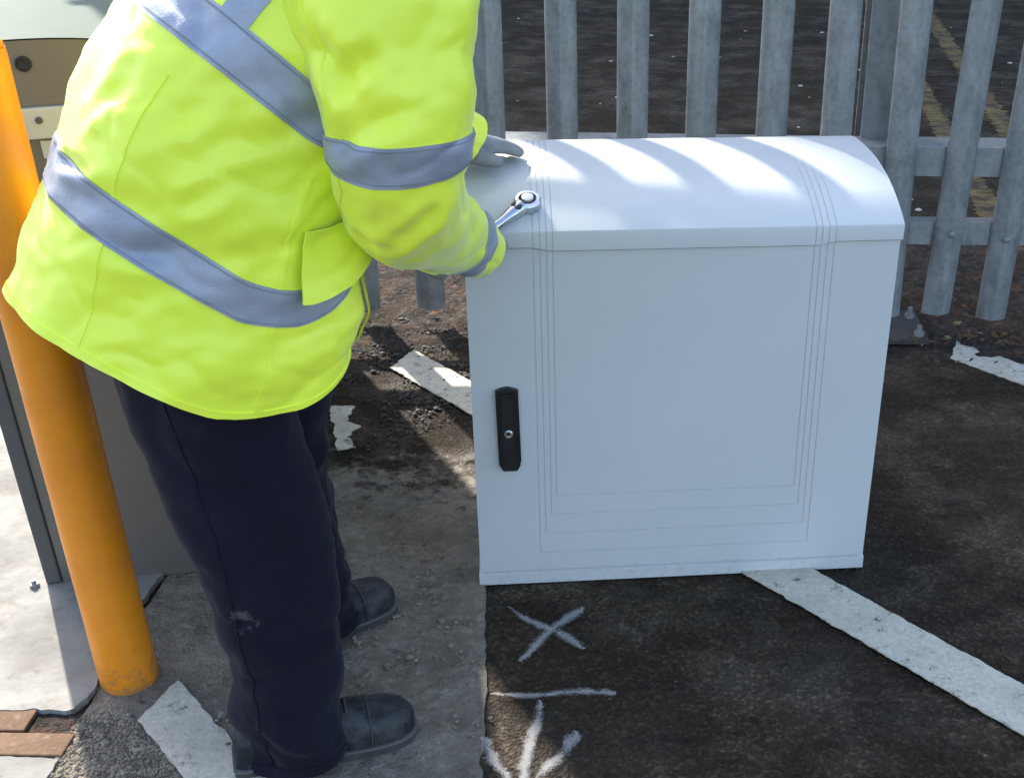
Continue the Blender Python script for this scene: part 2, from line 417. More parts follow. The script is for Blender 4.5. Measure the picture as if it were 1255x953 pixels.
# two brick courses between them
pav = sheet('brick_paving', [(-3.2, 1.556), (-0.95, 1.566), (-0.95, 1.676), (-3.2, 1.66)], 0.0045, 'dirt')
bm = bmesh.new(); add_box(bm, (-0.1, -0.027, -0.01), (0.1, 0.027, 0.0), 0.003)
bmesh.ops.recalc_face_normals(bm, faces=bm.faces)
brick_me = bpy.data.meshes.new('brick'); bm.to_mesh(brick_me); bm.free(); brick_me.materials.append(MATS['brick_paver'])
for row, y in enumerate((1.592, 1.649)):
    for k in range(11):
        o = bpy.data.objects.new('brick', brick_me); col.objects.link(o); o.parent = pav
        x = -1.045 - 0.206 * k + (0.002 if row == 0 else -0.09)
        o.location = (x + random.uniform(-.002, .002), y + random.uniform(-.001, .001), 0.0125 + random.uniform(-0.0015, 0.001))
        o.rotation_euler = (random.uniform(-.01, .01), random.uniform(-.008, .008), random.uniform(-.012, .012))

# dirt strip under the fence: a low uneven bank
nx, ny = 300, 44
V = []; F = []
for i in range(nx + 1):
    for j in range(ny + 1):
        x = -2.6 + 5.6 * i / nx; v = j / ny; y = 3.235 + 1.35 * v ** 1.6 + 0.035 * fbm((x, 0.3, 2), 4, 3)
        e = math.sin(math.pi * v) ** 0.7 if 0 < j < ny else 0
        z = -0.004 + e * (0.016 + 0.018 * max(-0.5, fbm((x, y, 0), 14, 4)))
        V.append((x, y, z))
for i in range(nx):
    for j in range(ny):
        a = i * (ny + 1) + j; F.append((a, a + ny + 1, a + ny + 2, a + 1))
tag(obj('verge', V, F, 'dirt', smooth=True), 'structure')

# parking bay lines
LD = Vector((0.680, -0.733)); LN = Vector((0.733, 0.680))
def line_mark(name, start, width, length, mat='line_paint', d=LD, nrm=LN, seed=0, z=0.004, amp=0.0038, skew=0.06):
    s = Vector(start)
    p = [s, s + d * length, s + d * length + nrm * width, s + nrm * width - d * skew * 0]
    p[3] = s + nrm * width - d * skew
    return sheet(name, ragged([tuple(q) for q in p], 0.006, amp, seed, 48), z, mat, 0.003)
line_mark('bay_line', (-0.685, 3.12), 0.118, 3.4, seed=2.2, z=0.0095)
line_mark('bay_line', (0.92, 3.247), 0.118, 3.0, seed=5.2)
line_mark('bay_line', (-0.851, 1.656), 0.098, 1.6, seed=8.2, z=0.0095)
sheet('paint_patch', ragged([(-0.803, 2.885), (-0.735, 2.885), (-0.742, 2.80), (-0.70, 2.775), (-0.72, 2.72), (-0.685, 2.66), (-0.728, 2.645)], 0.008, 0.010, 3.3, 50), 0.0045, 'line_paint', 0.003)
for (x0, y0, x1, y1, w) in ((1.29, 4.0, 1.93, 11.4, 0.10), (1.575, 4.0, 2.36, 11.8, 0.11)):
    d = Vector((x1 - x0, y1 - y0)); L = d.length; d.normalize()
    line_mark('yellow_line', (x0, y0), w, L, 'yellow_paint', d, Vector((d.y, -d.x)), seed=x0, amp=0.03, skew=0)

# sprayed setting-out marks
def stroke(p0, p1, w, z):
    a = Vector((*p0, z)); b = Vector((*p1, z)); d = (b - a); L = d.length; d.normalize(); n = Vector((-d.y, d.x, 0))
    k = max(2, int(L / 0.02)); V = []; UV = []; F = []
    for i in range(k + 1):
        u = i / k; c = a.lerp(b, u) + n * 0.004 * math.sin(u * 7 + p0[0] * 40)
        ww = w * (0.7 + 0.5 * u) * (0.35 + 0.65 * min(1, 6 * min(u + 0.03, 1 - u + 0.03)))
        V += [c - n * ww, c + n * ww]; UV += [(u * L, 0), (u * L, 1)]
    for i in range(k): F.append((2 * i, 2 * i + 2, 2 * i + 3, 2 * i + 1))
    return V, F, UV
def marks(name, strokes, z):
    V = []; F = []; UV = []
    for i, (p0, p1, w) in enumerate(strokes):
        v, f, uv = stroke(p0, p1, w, z + 0.0006 * i); o = len(V)
        V += v; UV += uv; F += [tuple(k + o for k in q) for q in f]
    tag(obj(name, V, F, 'spray_paint', uvs=UV), 'structure')
marks('sprayed_cross', [((-0.245, 1.999), (-0.085, 1.872), 0.017), ((-0.208, 1.832), (-0.099, 2.005), 0.019)], 0.0085)
marks('sprayed_arrow', [((-0.25, 1.736), (-0.025, 1.746), 0.015), ((-0.160, 1.722), (-0.172, 1.52), 0.021),
                        ((-0.190, 1.52), (-0.256, 1.622), 0.020), ((-0.150, 1.52), (-0.088, 1.64), 0.021)], 0.0085)

# loose stones and rubbish
def scatter(name, n, rect, size, mat, zf=lambda x, y: 0.0, flat=0.6, mask=None, seed=1):
    rnd = random.Random(seed); V = []; F = []
    bmx = bmesh.new(); bmesh.ops.create_icosphere(bmx, subdivisions=1, radius=1)
    base = [v.co.copy() for v in bmx.verts]; bf = [tuple(v.index for v in f.verts) for f in bmx.faces]; bmx.free()
    k = 0; tries = 0
    while k < n and tries < n * 20:
        tries += 1
        x = rnd.uniform(rect[0], rect[2]); y = rnd.uniform(rect[1], rect[3])
        if mask and not mask(x, y): continue
        s = rnd.uniform(*size) * (1 if rnd.random() < .9 else 1.7); a = rnd.uniform(0, 6.28)
        sx, sy, sz = s * rnd.uniform(.7, 1.3), s * rnd.uniform(.6, 1.1), s * flat * rnd.uniform(.7, 1.2)
        o = len(V); ca, sa = math.cos(a), math.sin(a)
        for b in base:
            j = rnd.uniform(.75, 1.2)
            px, py, pz = b.x * sx * j, b.y * sy * j, b.z * sz * j
            V.append((x + px * ca - py * sa, y + px * sa + py * ca, zf(x, y) + pz + sz * .25))
        F += [tuple(q + o for q in f) for f in bf]; k += 1
    o = obj(name, V, F, mat)
    return tag(o, 'stuff')
o = scatter('aggregate', 4200, (-0.955, 1.40, -0.55, 1.70), (0.0018, 0.0042), 'pebble', lambda x, y: 0.006, 0.7,
            lambda x, y: (Vector((x + 0.851, y - 1.656)).dot(LN) < -0.004) and y < 1.672 + 0.02 * fbm((x, y, 0), 20))
tag(o, label='rough exposed gravel in the cement beside the brick courses', cat='gravel')
o = scatter('rubble', 2600, (-0.95, 2.62, -0.2, 3.5), (0.0016, 0.0052), 'dark_rubble', lambda x, y: 0.004, 0.6,
            lambda x, y: fbm((x, y, 1.5), 5, 3) > 0.02 and y > 2.55 + 0.9 * abs(x + 0.75) and not (-0.83 < x < -0.66 and 2.6 < y < 2.91), seed=3)
tag(o, label='loose dark gravel and grit on the tarmac below the fence', cat='gravel')
o = scatter('cement_crumbs', 420, (-0.72, 1.3, -0.24, 2.4), (0.002, 0.006), 'pebble', lambda x, y: 0.007, 0.7,
            lambda x, y: fbm((x, y, 4.5), 7, 3) > 0.12, seed=5)
tag(o, label='fine cement crumbs strewn round the worker\'s shoes', cat='crumbs')
o = scatter('white_litter', 90, (-1.6, 4.0, 2.6, 9.5), (0.006, 0.017), 'litter_white', lambda x, y: 0.0, 0.35, seed=9)
tag(o, label='scattered white flecks of litter on the dark ground behind the fence', cat='litter')
# fallen leaves and grass along the fence foot
rnd = random.Random(21); V = []; F = []
for k in range(620):
    x = rnd.uniform(-1.1, 2.4); y = rnd.gauss(3.36, 0.06) if rnd.random() < .6 else rnd.uniform(3.15, 3.6)
    if fbm((x, y, 8), 3.5, 2) < -0.12: continue
    a = rnd.uniform(0, 6.28); l = rnd.uniform(.008, .022); w = l * rnd.uniform(.2, .55); z = 0.020 + rnd.uniform(0, .012)
    d = Vector((math.cos(a), math.sin(a), rnd.uniform(-.25, .25))); n = Vector((-d.y, d.x, rnd.uniform(-.4, .4)))
    c = Vector((x, y, z)); o = len(V)
    V += [c - d * l, c + n * w + Vector((0, 0, .003)), c + d * l, c - n * w + Vector((0, 0, .002))]; F.append((o, o + 1, o + 2, o + 3))
tag(obj('leaf_litter', V, F, 'dry_leaf'), 'stuff', 'dry yellow and brown leaves along the foot of the fence', 'leaves')


# ------------------------------------------------------------------ building beyond the yard (its shadow lies over the ground to the right)
t = NT('pale_render'); t.color(t.mix(t.ramp(t.noise(1.2, 5), [(0.3, 0), (0.7, 1)]), (0.62, 0.60, 0.56), (0.52, 0.50, 0.46))); t.set(0.85); t.bump(t.noise(60, 3), 0.3, 0.01)
t = NT('window_glass'); t.color((0.06, 0.075, 0.085)); t.set(0.06, spec=0.8)
t = NT('roof_slate'); t.color(t.mix(t.noise(3, 4), (0.07, 0.07, 0.075), (0.11, 0.105, 0.10))); t.set(0.8)
BX0, BX1, BY, BH = -6.03, 22.0, 13.0, 11.5
hs_ = empty('building', (0, BY, 0), 0, 'long pale rendered building with rows of windows beyond the yard', 'building')
box('wall', (BX0, 0.0, 0.0), (BX1, 9.0, BH), 'pale_render', hs_)
box('roof', (BX0 - 0.05, -0.25, BH + 0.002), (BX1 + 0.2, 9.2, BH + 0.22), 'roof_slate', hs_)
for fl in range(3):
    for k in range(9):
        wx = BX0 + 1.6 + 3.0 * k; wz = 1.3 + 3.5 * fl
        bm = bmesh.new()
        for lo, hi in (((wx, -.06, wz), (wx + .09, .02, wz + 1.7)), ((wx + 1.41, -.06, wz), (wx + 1.5, .02, wz + 1.7)), ((wx + .091, -.058, wz), (wx + 1.409, .02, wz + .09)), ((wx + .091, -.058, wz + 1.61), (wx + 1.409, .02, wz + 1.7)), ((wx + .71, -.055, wz + .091), (wx + .79, .02, wz + 1.609))):
            add_box(bm, lo, hi)
        wd = bm_obj('window', bm, 'pale_trim', hs_)
        box('pane', (wx + .085, -0.02, wz + .085), (wx + 1.415, -0.012, wz + 1.615), 'window_glass', wd)
        box('sill', (wx - .08, -0.14, wz - .08), (wx + 1.58, 0.01, wz - .002), 'pale_trim', wd)

# ------------------------------------------------------------------ palisade fence
FY = 3.45
fence = empty('palisade_fence', (0, FY, 0), 0, 'galvanised steel palisade fence with upright pales and two low rails', 'fence')
PW = 0.0445
sec = []
for k in range(15):
    u = -1 + 2 * k / 14; x = PW * u
    y = 0.020 * abs(u) ** 2.6 - 0.006 * math.exp(-(u / 0.22) ** 2)
    sec.append((x, y))
V = []; F = []
ztop = 2.40; nz = [0.045, 0.6, 1.2, 1.8, 2.28, 2.30]
th = 0.003
def pale_mesh():
    V = []; F = []; n = len(sec)
    for side in (0, 1):
        for z in nz:
            for (x, y) in sec: V.append((x, y + th * side, z))
        for (x, y) in sec:        # triple pointed head
            u = x / PW; zt = 2.30 + 0.10 * max(0.0, 1 - abs(u) / 0.30) + 0.055 * max(0, 1 - abs(abs(u) - 0.8) / 0.26)
            V.append((x, y + th * side, zt))
    rows = len(nz) + 1; off = rows * n
    for i in range(rows - 1):
        for k in range(n - 1):
            a = i * n + k
            F.append((a, a + 1, a + n + 1, a + n)); F.append((off + a, off + a + n, off + a + n + 1, off + a + 1))
        F.append((i * n, i * n + n, off + i * n + n, off + i * n)); b = i * n + n - 1
        F.append((b, off + b, off + b + n, b + n))
    for k in range(n - 1):
        F.append((k, off + k, off + k + 1, k + 1)); a = (rows - 1) * n + k; F.append((a, a + 1, off + a + 1, off + a))
    me = bpy.data.meshes.new('pale'); me.from_pydata(V, [], F); me.update(); me.materials.append(MATS['galvanised'])
    me.polygons.foreach_set('use_smooth', [True] * len(me.polygons))
    me.set_sharp_from_angle(angle=R(50)); return me
pme = pale_mesh()
bm = bmesh.new(); add_lathe(bm, [(0.011, 0), (0.0115, 0.004), (0.009, 0.009), (0.0, 0.011)][:3] + [(0.003, 0.011)], 12, axis=(0, -1, 0))
bmesh.ops.recalc_face_normals(bm, faces=bm.faces)
bolt_me = bpy.data.meshes.new('bolt'); bm.to_mesh(bolt_me); bm.free(); bolt_me.materials.append(MATS['galvanised'])
xs = [-1.62, -1.42, -1.22, -1.02, -0.821, -0.622, -0.419, -0.212, -0.013, 0.182, 0.382, 0.567, 0.764, 0.918, 1.085, 1.27, 1.46, 1.65, 1.85, 2.05]
for i, x in enumerate(xs):
    o = bpy.data.objects.new('pale', pme); col.objects.link(o); o.parent = fence
    o.location = (x, random.uniform(-.003, .003), (0.0, 0.008, -0.006, 0.004)[i % 4])
    o.rotation_euler = (random.uniform(-.004, .004), random.uniform(-.006, .006) + (0.034 if x > 0.85 else 0.0), random.uniform(-.10, .10))
    for zb in (0.305, 2.02):
        b = bpy.data.objects.new('bolt', bolt_me); col.objects.link(b); b.parent = o; b.location = (0.0, -0.006, zb)
x0, x1 = -1.72, 2.15
def rail(z0, z1, dep, y0=0.030):
    bm = bmesh.new(); add_box(bm, (x0, y0, z0), (x1, y0 + 0.008, z1), 0.0015)
    add_box(bm, (x0, y0 + 0.0085, z1 - 0.008), (x1, y0 + dep, z1 - 0.0005), 0.0015)
    return bm_obj('rail', bm, 'galvanised', fence)
rail(0.268, 0.338, 0.055); rail(0.475, 0.562, 0.12, 0.034); rail(1.98, 2.04, 0.05)
for px in (0.708, -1.222):  # left post is unseen, placed there to block a sunbeam before the cabinet
    p = bmesh.new()
    add_box(p, (px - 0.048, 0.085 + .045, 0.0), (px + 0.048, 0.093 + .045, 2.35), 0.001)
    add_box(p, (px - 0.004, 0.0935 + .045, 0.0), (px + 0.004, 0.185 + .045, 2.35))
    add_box(p, (px - 0.048, 0.1855 + .045, 0.0), (px + 0.048, 0.1935 + .045, 2.35), 0.001)
    post = bm_obj('post', p, 'galvanised', fence)
bp = box('base_plate', (0.66, -0.13, 0.012), (0.87, 0.10, 0.030), 'rusty_dark', fence, 0.002)
for (bx, by) in ((0.845, -0.10), (0.845, 0.04), (0.69, -0.10)):
    bm = bmesh.new(); add_lathe(bm, [(0.016, 0.030), (0.016, 0.042), (0.008, 0.043), (0.008, 0.062)], 6, (bx, by, 0))
    bm_obj('anchor_bolt', bm, 'galvanised', bp)

# ------------------------------------------------------------------ new white cabinet
YAW = 0.104896
cab = empty('telecom_cabinet', (-0.3092, 2.0790, 0), YAW,
            'new pale grey street cabinet with curved lid and black door handle', 'cabinet')
W, TB = 0.80, -0.0273
bm = bmesh.new()
prof = [(0.006, 0.036), (0.006 + TB * 0.725, 0.725), (0.37, 0.725), (0.37, 0.036)]
extrude_profile(bm, prof, 0.004, W - 0.004)
bm_obj('body', bm, 'cabinet_paint', cab)
# plinth strip
bm = bmesh.new(); extrude_profile(bm, [(-0.0005, 0.004), (-0.001, 0.030), (0.004, 0.0335), (0.372, 0.0335), (0.372, 0.004)], 0.0, W)
bm_obj('plinth', bm, 'cabinet_paint', cab)
box('base_frame', (0.012, 0.012, 0.0), (W - 0.012, 0.36, 0.0036), 'rubber_dark', cab)
# door with four nested grooves
GL = [0.125, 0.137, 0.149, 0.160]; GR = [0.674, 0.661, 0.6485, 0.637]; GB = [0.079, 0.125, 0.170, 0.214]
GWD = 0.0010; GD = 0.0014
def lip(u):
    lo, hi = 0.7285, 0.7355
    if u < 0.5: f = min(1, max(0, (u - 0.118) / 0.045))
    else: f = min(1, max(0, (0.682 - u) / 0.045))
    f = f * f * (3 - 2 * f); return hi + (lo - hi) * f
VT = 0.7265
def door_depth(u, v):
    for l, r, b in zip(GL, GR, GB):
        if v > b - GWD and (abs(u - l) < GWD or abs(u - r) < GWD): return GD
        if abs(v - b) < GWD and l - GWD < u < r + GWD: return GD
    return 0.0
def door_map(u, v, d):
    vv = v
    if v > 0.7: vv = 0.7 + (v - 0.7) * (lip(u) - 0.0028 - 0.7) / (VT - 0.7)
    return (u, -0.0005 + TB * vv + d, vv)
us = cuts(0.003, W - 0.003, [g_ + s for g_ in GL + GR for s in (-GWD, GWD)], 0.05)
vv_ = cuts(0.0365, VT, [g_ + s for g_ in GB for s in (-GWD, GWD)] + [0.7], 0.06)
dv, df = grooved(us, vv_, door_depth, door_map, skirt=0.02)
door = obj('door', dv, df, 'cabinet_paint', cab)
# lid
P0, P1, P2 = (-0.0215, 0.7685), (0.075, 0.8265), (0.215, 0.8335)
lp = [(-0.0262, None), (-0.0272, 0.762), (-0.0262, 0.7655)]
for k in range(23):
    q = k / 22
    lp.append(((1 - q) ** 2 * P0[0] + 2 * q * (1 - q) * P1[0] + q * q * P2[0], (1 - q) ** 2 * P0[1] + 2 * q * (1 - q) * P1[1] + q * q * P2[1]))
lp += [(0.26, 0.8345), (0.31, 0.8335), (0.35, 0.8315), (0.370, 0.828), (0.378, 0.822), (0.380, 0.812), (0.380, 0.731)]
def lnorm(j):
    if j <= 1: return Vector((-1, 0))
    a = lp[j - 1]; b = lp[min(j + 1, len(lp) - 1)]
    d = Vector((b[0] - a[0], b[1] - a[1])).normalized(); return Vector((-d.y, d.x))
def lid_depth(u, v):
    for l, r in zip(GL, GR):
        if abs(u - l) < GWD or abs(u - r) < GWD: return GD
    return 0.0
def lid_map(u, v, d):
    j = int(v); y, z = lp[j]
    if j == 0: z = lip(u)
    n = lnorm(j)
    if j == 0 and d > 0.01: return (u, y + 0.012, z)
    return (u, y - n.x * d, z - n.y * d)
us2 = cuts(0.0, W, [g_ + s for g_ in GL + GR for s in (-GWD, GWD)] + [0.003, W - 0.003], 0.04)
lv, lf = grooved(us2, list(range(len(lp))), lid_depth, lid_map)
o0 = len(lv)                                          # end gables and underside
endp = [(y, (lip(0) if z is None else z)) for y, z in lp]
for u in (0.0, W):
    s = len(lv); lv += [(u, y, z) for y, z in endp]
    ids = list(range(s, s + len(endp))); lf.append(tuple(ids) if u == 0 else tuple(reversed(ids)))
for i in range(len(us2) - 1):                         # lip return
    s = len(lv)
    for u in (us2[i], us2[i + 1]): lv += [(u, lp[0][0], lip(u)), (u, lp[0][0] + 0.016, lip(u) + 0.0005)]
    lf.append((s, s + 1, s + 3, s + 2))
lid = obj('lid', lv, lf, 'cabinet_paint', cab, smooth=True)
lid.data.set_sharp_from_angle(angle=R(28))
# handle
def yface(z): return -0.0005 + TB * z
def hplate(name, outline, z_off0, z_off1, mat, parent, bev=0.0015):
    bm = bmesh.new()
    a = [bm.verts.new((u, yface(v) - z_off0, v)) for u, v in outline]; b = [bm.verts.new((u, yface(v) - z_off1, v)) for u, v in outline]
    n = len(a)
    for i in range(n): bm.faces.new((a[i], a[(i + 1) % n], b[(i + 1) % n], b[i]))
    bm.faces.new(list(reversed(a))); fb = bm.faces.new(b)
    bmesh.ops.bevel(bm, geom=list(fb.edges), offset=bev, segments=2, affect='EDGES')
    return bm_obj(name, bm, mat, parent)
ol = [(0.0495, 0.298), (0.0475, 0.448)]
ol += [(0.0475 + 0.043 * k / 8, 0.452 + 0.0065 * math.sin(math.pi * k / 8)) for k in range(9)]
ol += [(0.0905, 0.448), (0.0925, 0.298), (0.0885, 0.2935), (0.0865, 0.281), (0.083, 0.2775), (0.0585, 0.2775), (0.055, 0.281), (0.0535, 0.2935)]
hb = hplate('handle', ol, -0.001, 0.012, 'black_plastic', door, 0.003)
hplate('lever', [(0.0555, 0.300), (0.0545, 0.444), (0.0575, 0.449), (0.0805, 0.449), (0.0835, 0.444), (0.0855, 0.300), (0.082, 0.286), (0.059, 0.286)], 0.0115, 0.024, 'black_plastic', door, 0.004)
bm = bmesh.new(); add_lathe(bm, [(0.0085, 0.022), (0.0085, 0.0255), (0.0065, 0.0268), (0.0035, 0.0262), (0.0030, 0.0235)], 20, (0.0700, yface(0.369), 0.369), (0, -1, -0.03))
bm_obj('lock', bm, 'lock_metal', door, smooth=False)

# ------------------------------------------------------------------ old cabinet beside the bollard
LY = 0.20
old = empty('street_cabinet', (-1.180, 2.050, 0.014), LY, 'older grey green street cabinet with rounded roof behind the orange bollard', 'cabinet')
old.rotation_euler = (0, -0.045, LY)
CW, CD, CZ = 0.43, 0.98, 0.895
box('body', (0.030, 0.0, -0.02), (CW, CD, CZ), 'green_grey_paint', old, 0.004)
box('corner_trim', (0.0, -0.004, 0.0), (0.0295, CD, CZ), 'dark_grey_trim', old, 0.004)
box('roof_collar', (-0.075, -0.014, CZ + 0.001), (CW + 0.03, CD + 0.014, CZ + 0.055), 'pale_trim', old, 0.004)
cx = CW / 2
cx = CW / 2 - 0.022
arc = [(cx + (CW / 2 + 0.047) * math.cos(math.pi * k / 28), CZ + 0.0555 + 0.112 * math.sin(math.pi * k / 28) ** 0.5) for k in range(29)]
bm = bmesh.new()
n = len(arc)
a = [bm.verts.new((x, 0.012, z)) for x, z in arc]; b = [bm.verts.new((x, CD + 0.008, z)) for x, z in arc]
a2 = [bm.verts.new((x, -0.010, z + 0.001)) for x, z in arc]; 
for i in range(n - 1): bm.faces.new((a[i], a[i + 1], b[i + 1], b[i])); bm.faces.new((a2[i], a2[i + 1], a[i + 1], a[i]))
bm.faces.new(list(reversed(b)))
roof = bm_obj('roof', bm, 'roof_paint', old, smooth=True); roof.data.set_sharp_from_angle(angle=R(40))
ga = [(cx + (x - cx) * 0.985, CZ + 0.0558 + (z - CZ - 0.0555) * 0.975) for x, z in arc]
bm = bmesh.new(); f1 = [bm.verts.new((x, -0.004, z)) for x, z in ga]; f2 = [bm.verts.new((x, 0.010, z)) for x, z in ga]
for i in range(n): bm.faces.new((f1[i], f1[(i + 1) % n], f2[(i + 1) % n], f2[i]))
bm.faces.new(f1)
bm_obj('gable', bm, 'green_grey_paint', old)
bm = bmesh.new(); add_lathe(bm, [(0.013, 0.0), (0.013, 0.004), (0.0105, 0.005), (0.010, 0.001)], 24, (0.200, -0.0045, 1.022), (0, -1, 0)); bm_obj('vent_plug', bm, 'rubber_dark', old)
bm = bmesh.new(); add_lathe(bm, [(0.006, 0.0), (0.006, 0.003), (0.004, 0.004)], 14, (0.205, -0.0145, CZ + 0.034), (0, -1, 0)); bm_obj('screw', bm, 'dark_grey_trim', old)
box('latch_plate', (0.195, -0.0035, CZ - 0.035), (0.265, -0.0005, CZ - 0.004), 'pale_trim', old, 0.001)
bm = bmesh.new(); add_lathe(bm, [(0.010, 0.0), (0.010, 0.008), (0.005, 0.009), (0.005, 0.016)], 6, (-0.022, -0.004, 0.0)); bm_obj('anchor_bolt', bm, 'galvanised', old)

# ------------------------------------------------------------------ bollard
bol = empty('bollard', (-0.909, 1.772, 0.006), 0, 'orange yellow steel bollard standing against the worker\'s back', 'bollard')
bol.rotation_euler = (0, -0.040, 0)
bm = bmesh.new()
pr = [(0.0500, -0.02)]
for k in range(1, 14): pr.append((0.0500 + 0.0003 * math.sin(k * 2.2), 1.108 * k / 14))
pr += [(0.050, 1.108), (0.0492, 1.118)]
add_lathe(bm, pr, 40); post = bm_obj('post', bm, 'bollard_paint', bol, smooth=True); post.data.set_sharp_from_angle(angle=R(40))
bm = bmesh.new(); add_lathe(bm, [(0.0488, 1.1185), (0.0475, 1.126), (0.040, 1.132), (0.022, 1.136), (0.004, 1.137)], 40)
cap = bm_obj('cap', bm, 'bollard_paint', bol, smooth=True)

# ------------------------------------------------------------------ the worker
FACE = R(30)
person = empty('person', (-0.60, 1.74, 0.006), 0, 'person in yellow hi-vis jacket and navy trousers bending over the pale cabinet', 'person')
PO = Vector(person.location)
FD = Vector((math.cos(FACE), math.sin(FACE), 0)); LAT = Vector((-math.sin(FACE), math.cos(FACE), 0)); ZU = Vector((0, 0, 1))
def cr(keys, s):                                   # smooth key interpolation of tuples (first item is the parameter)
    ks = [k[0] for k in keys]
    s = min(max(s, ks[0]), ks[-1])
    i = max(j for j in range(len(ks)) if ks[j] <= s + 1e-9); i = min(i, len(ks) - 2)
    p1, p2 = keys[i], keys[i + 1]; p0 = keys[max(i - 1, 0)]; p3 = keys[min(i + 2, len(ks) - 1)]
    h = p2[0] - p1[0]; u = (s - p1[0]) / h; out = []
    for c in range(1, len(p1)):
        m1 = (p2[c] - p0[c]) / max(p2[0] - p0[0], 1e-6) * h; m2 = (p3[c] - p1[c]) / max(p3[0] - p1[0], 1e-6) * h
        out.append((2 * u**3 - 3 * u**2 + 1) * p1[c] + (u**3 - 2 * u**2 + u) * m1 + (-2 * u**3 + 3 * u**2) * p2[c] + (u**3 - u**2) * m2)
    return out
def fold_disp(p, folds):
    d = 0.0
    for a, b, w, h in folds:
        ab = b - a; L2 = ab.length_squared; u = (p - a).dot(ab) / L2
        if u < -0.3 or u > 1.3: continue
        uc = min(1, max(0, u)); r = (p - (a + ab * uc)).length
        if r > 4 * w: continue
        taper = (1 - abs(2 * uc - 1) ** 2.5)
        d += h * taper * (-math.exp(-(r / w) ** 2) + 0.55 * math.exp(-((r - 2.0 * w) / w) ** 2))
    return d
def FV(*a): return Vector(a)

# --- jacket torso: c, tilt, a_front, a_back, lateral
TK = [(0.00, -0.688, 1.665, 0.696, 34, 0.256, 0.240, 0.220),
      (0.12, -0.666, 1.677, 0.763, 36, 0.240, 0.236, 0.224),
      (0.27, -0.636, 1.695, 0.855, 40, 0.212, 0.232, 0.224),
      (0.45, -0.580, 1.725, 0.990, 43, 0.192, 0.222, 0.225),
      (0.64, -0.500, 1.770, 1.125, 46, 0.180, 0.198, 0.235),
      (0.80, -0.425, 1.812, 1.235, 51, 0.150, 0.155, 0.225),
      (0.91, -0.368, 1.845, 1.305, 54, 0.105, 0.115, 0.150),
      (1.00, -0.330, 1.868, 1.350, 56, 0.080, 0.085, 0.085)]
TFOLD = [(FV(-.47, 1.50, 1.03), FV(-.58, 1.47, .98), .012, .012), (FV(-.44, 1.51, .98), FV(-.56, 1.47, .94), .012, .010),
         (FV(-.42, 1.52, 1.00), FV(-.46, 1.50, .78), .014, .012), (FV(-.50, 1.48, .98), FV(-.53, 1.46, .76), .012, .007),
         (FV(-.60, 1.48, 1.00), FV(-.74, 1.52, .98), .016, .008), (FV(-.52, 1.50, 1.12), FV(-.64, 1.52, 1.05), .014, .010),
         (FV(-.58, 1.46, .93), FV(-.74, 1.52, .92), .014, .008), (FV(-.55, 1.46, .80), FV(-.50, 1.46, .70), .014, .009),
         (FV(-.66, 1.48, .86), FV(-.62, 1.46, .70), .015, .008), (FV(-.74, 1.52, .93), FV(-.72, 1.50, .75), .014, .006),
         (FV(-.415, 1.53, 1.045), FV(-.52, 1.49, 1.035), .007, .012), (FV(-.42, 1.52, 1.015), FV(-.50, 1.49, .985), .007, .010), (FV(-.43, 1.53, 1.09), FV(-.50, 1.50, 1.075), .007, .010),
         (FV(-.40, 1.51, .93), FV(-.50, 1.47, .90), .008, .008), (FV(-.68, 1.50, 1.02), FV(-.78, 1.58, 1.03), .009, .009), (FV(-.64, 1.49, 1.08), FV(-.74, 1.56, 1.12), .009, .010),
         (FV(-.62, 1.52, 1.15), FV(-.72, 1.58, 1.05), .016, .010)]
def torso(s, th, off=0.0, wrinkle=True):
    x, y, z, tilt, af, ab, lat = cr(TK, s)
    c = FV(x, y, z); tl = R(tilt)
    ct, st = math.cos(th), math.sin(th)
    tl *= 1 - (1.40 - 1.0 * s) * max(0, ct) ** 0.6
    fdir = FD * math.cos(tl) - ZU * math.sin(tl)
    e = 0.86
    if ct < 0: e -= 0.24 * min(1, max(0, (s - 0.15) / 0.3)) * min(1, -ct * 4)
    else: e -= 0.31 * min(1, max(0, (0.45 - s) / 0.3)) * min(1, ct * 4)
    px = math.copysign(abs(ct) ** e, ct); py = math.copysign(abs(st) ** e, st)
    rad = fdir * px * (af if ct > 0 else ab) - LAT * py * lat
    n = rad.normalized(); p = c + rad
    d = off
    if wrinkle:
        k = min(1, (1.0 - s) * 4)
        q = Vector((p.x * 1.0, p.y, p.z * 1.6))
        d -= k * 0.003 * max(0, 1 - 4 * abs(noise.noise(Vector((p.x * 11, p.y * 9, p.z * 14)) + FV(2, 9, 4)))) ** 2
        d += k * (0.011 * noise.noise(q * 5.5) + 0.0055 * noise.noise(q * 13 + FV(3, 1, 2)) + 0.0022 * noise.noise(q * 30))
        d += k * 0.0075 * (max(0, 1 - 3.2 * abs(noise.noise(Vector((p.x * 3.2 + p.z * 1.5, p.y * 3.2, p.z * 4.5 - p.x * 2.0)) + FV(7, 2, 5)))) ** 2) * (-1)
        d += fold_disp(p, TFOLD)
        if s < 0.1: d += (0.1 - s) * 0.10 * noise.noise(FV(th * 2.2, 3, 1))
    return p + n * d
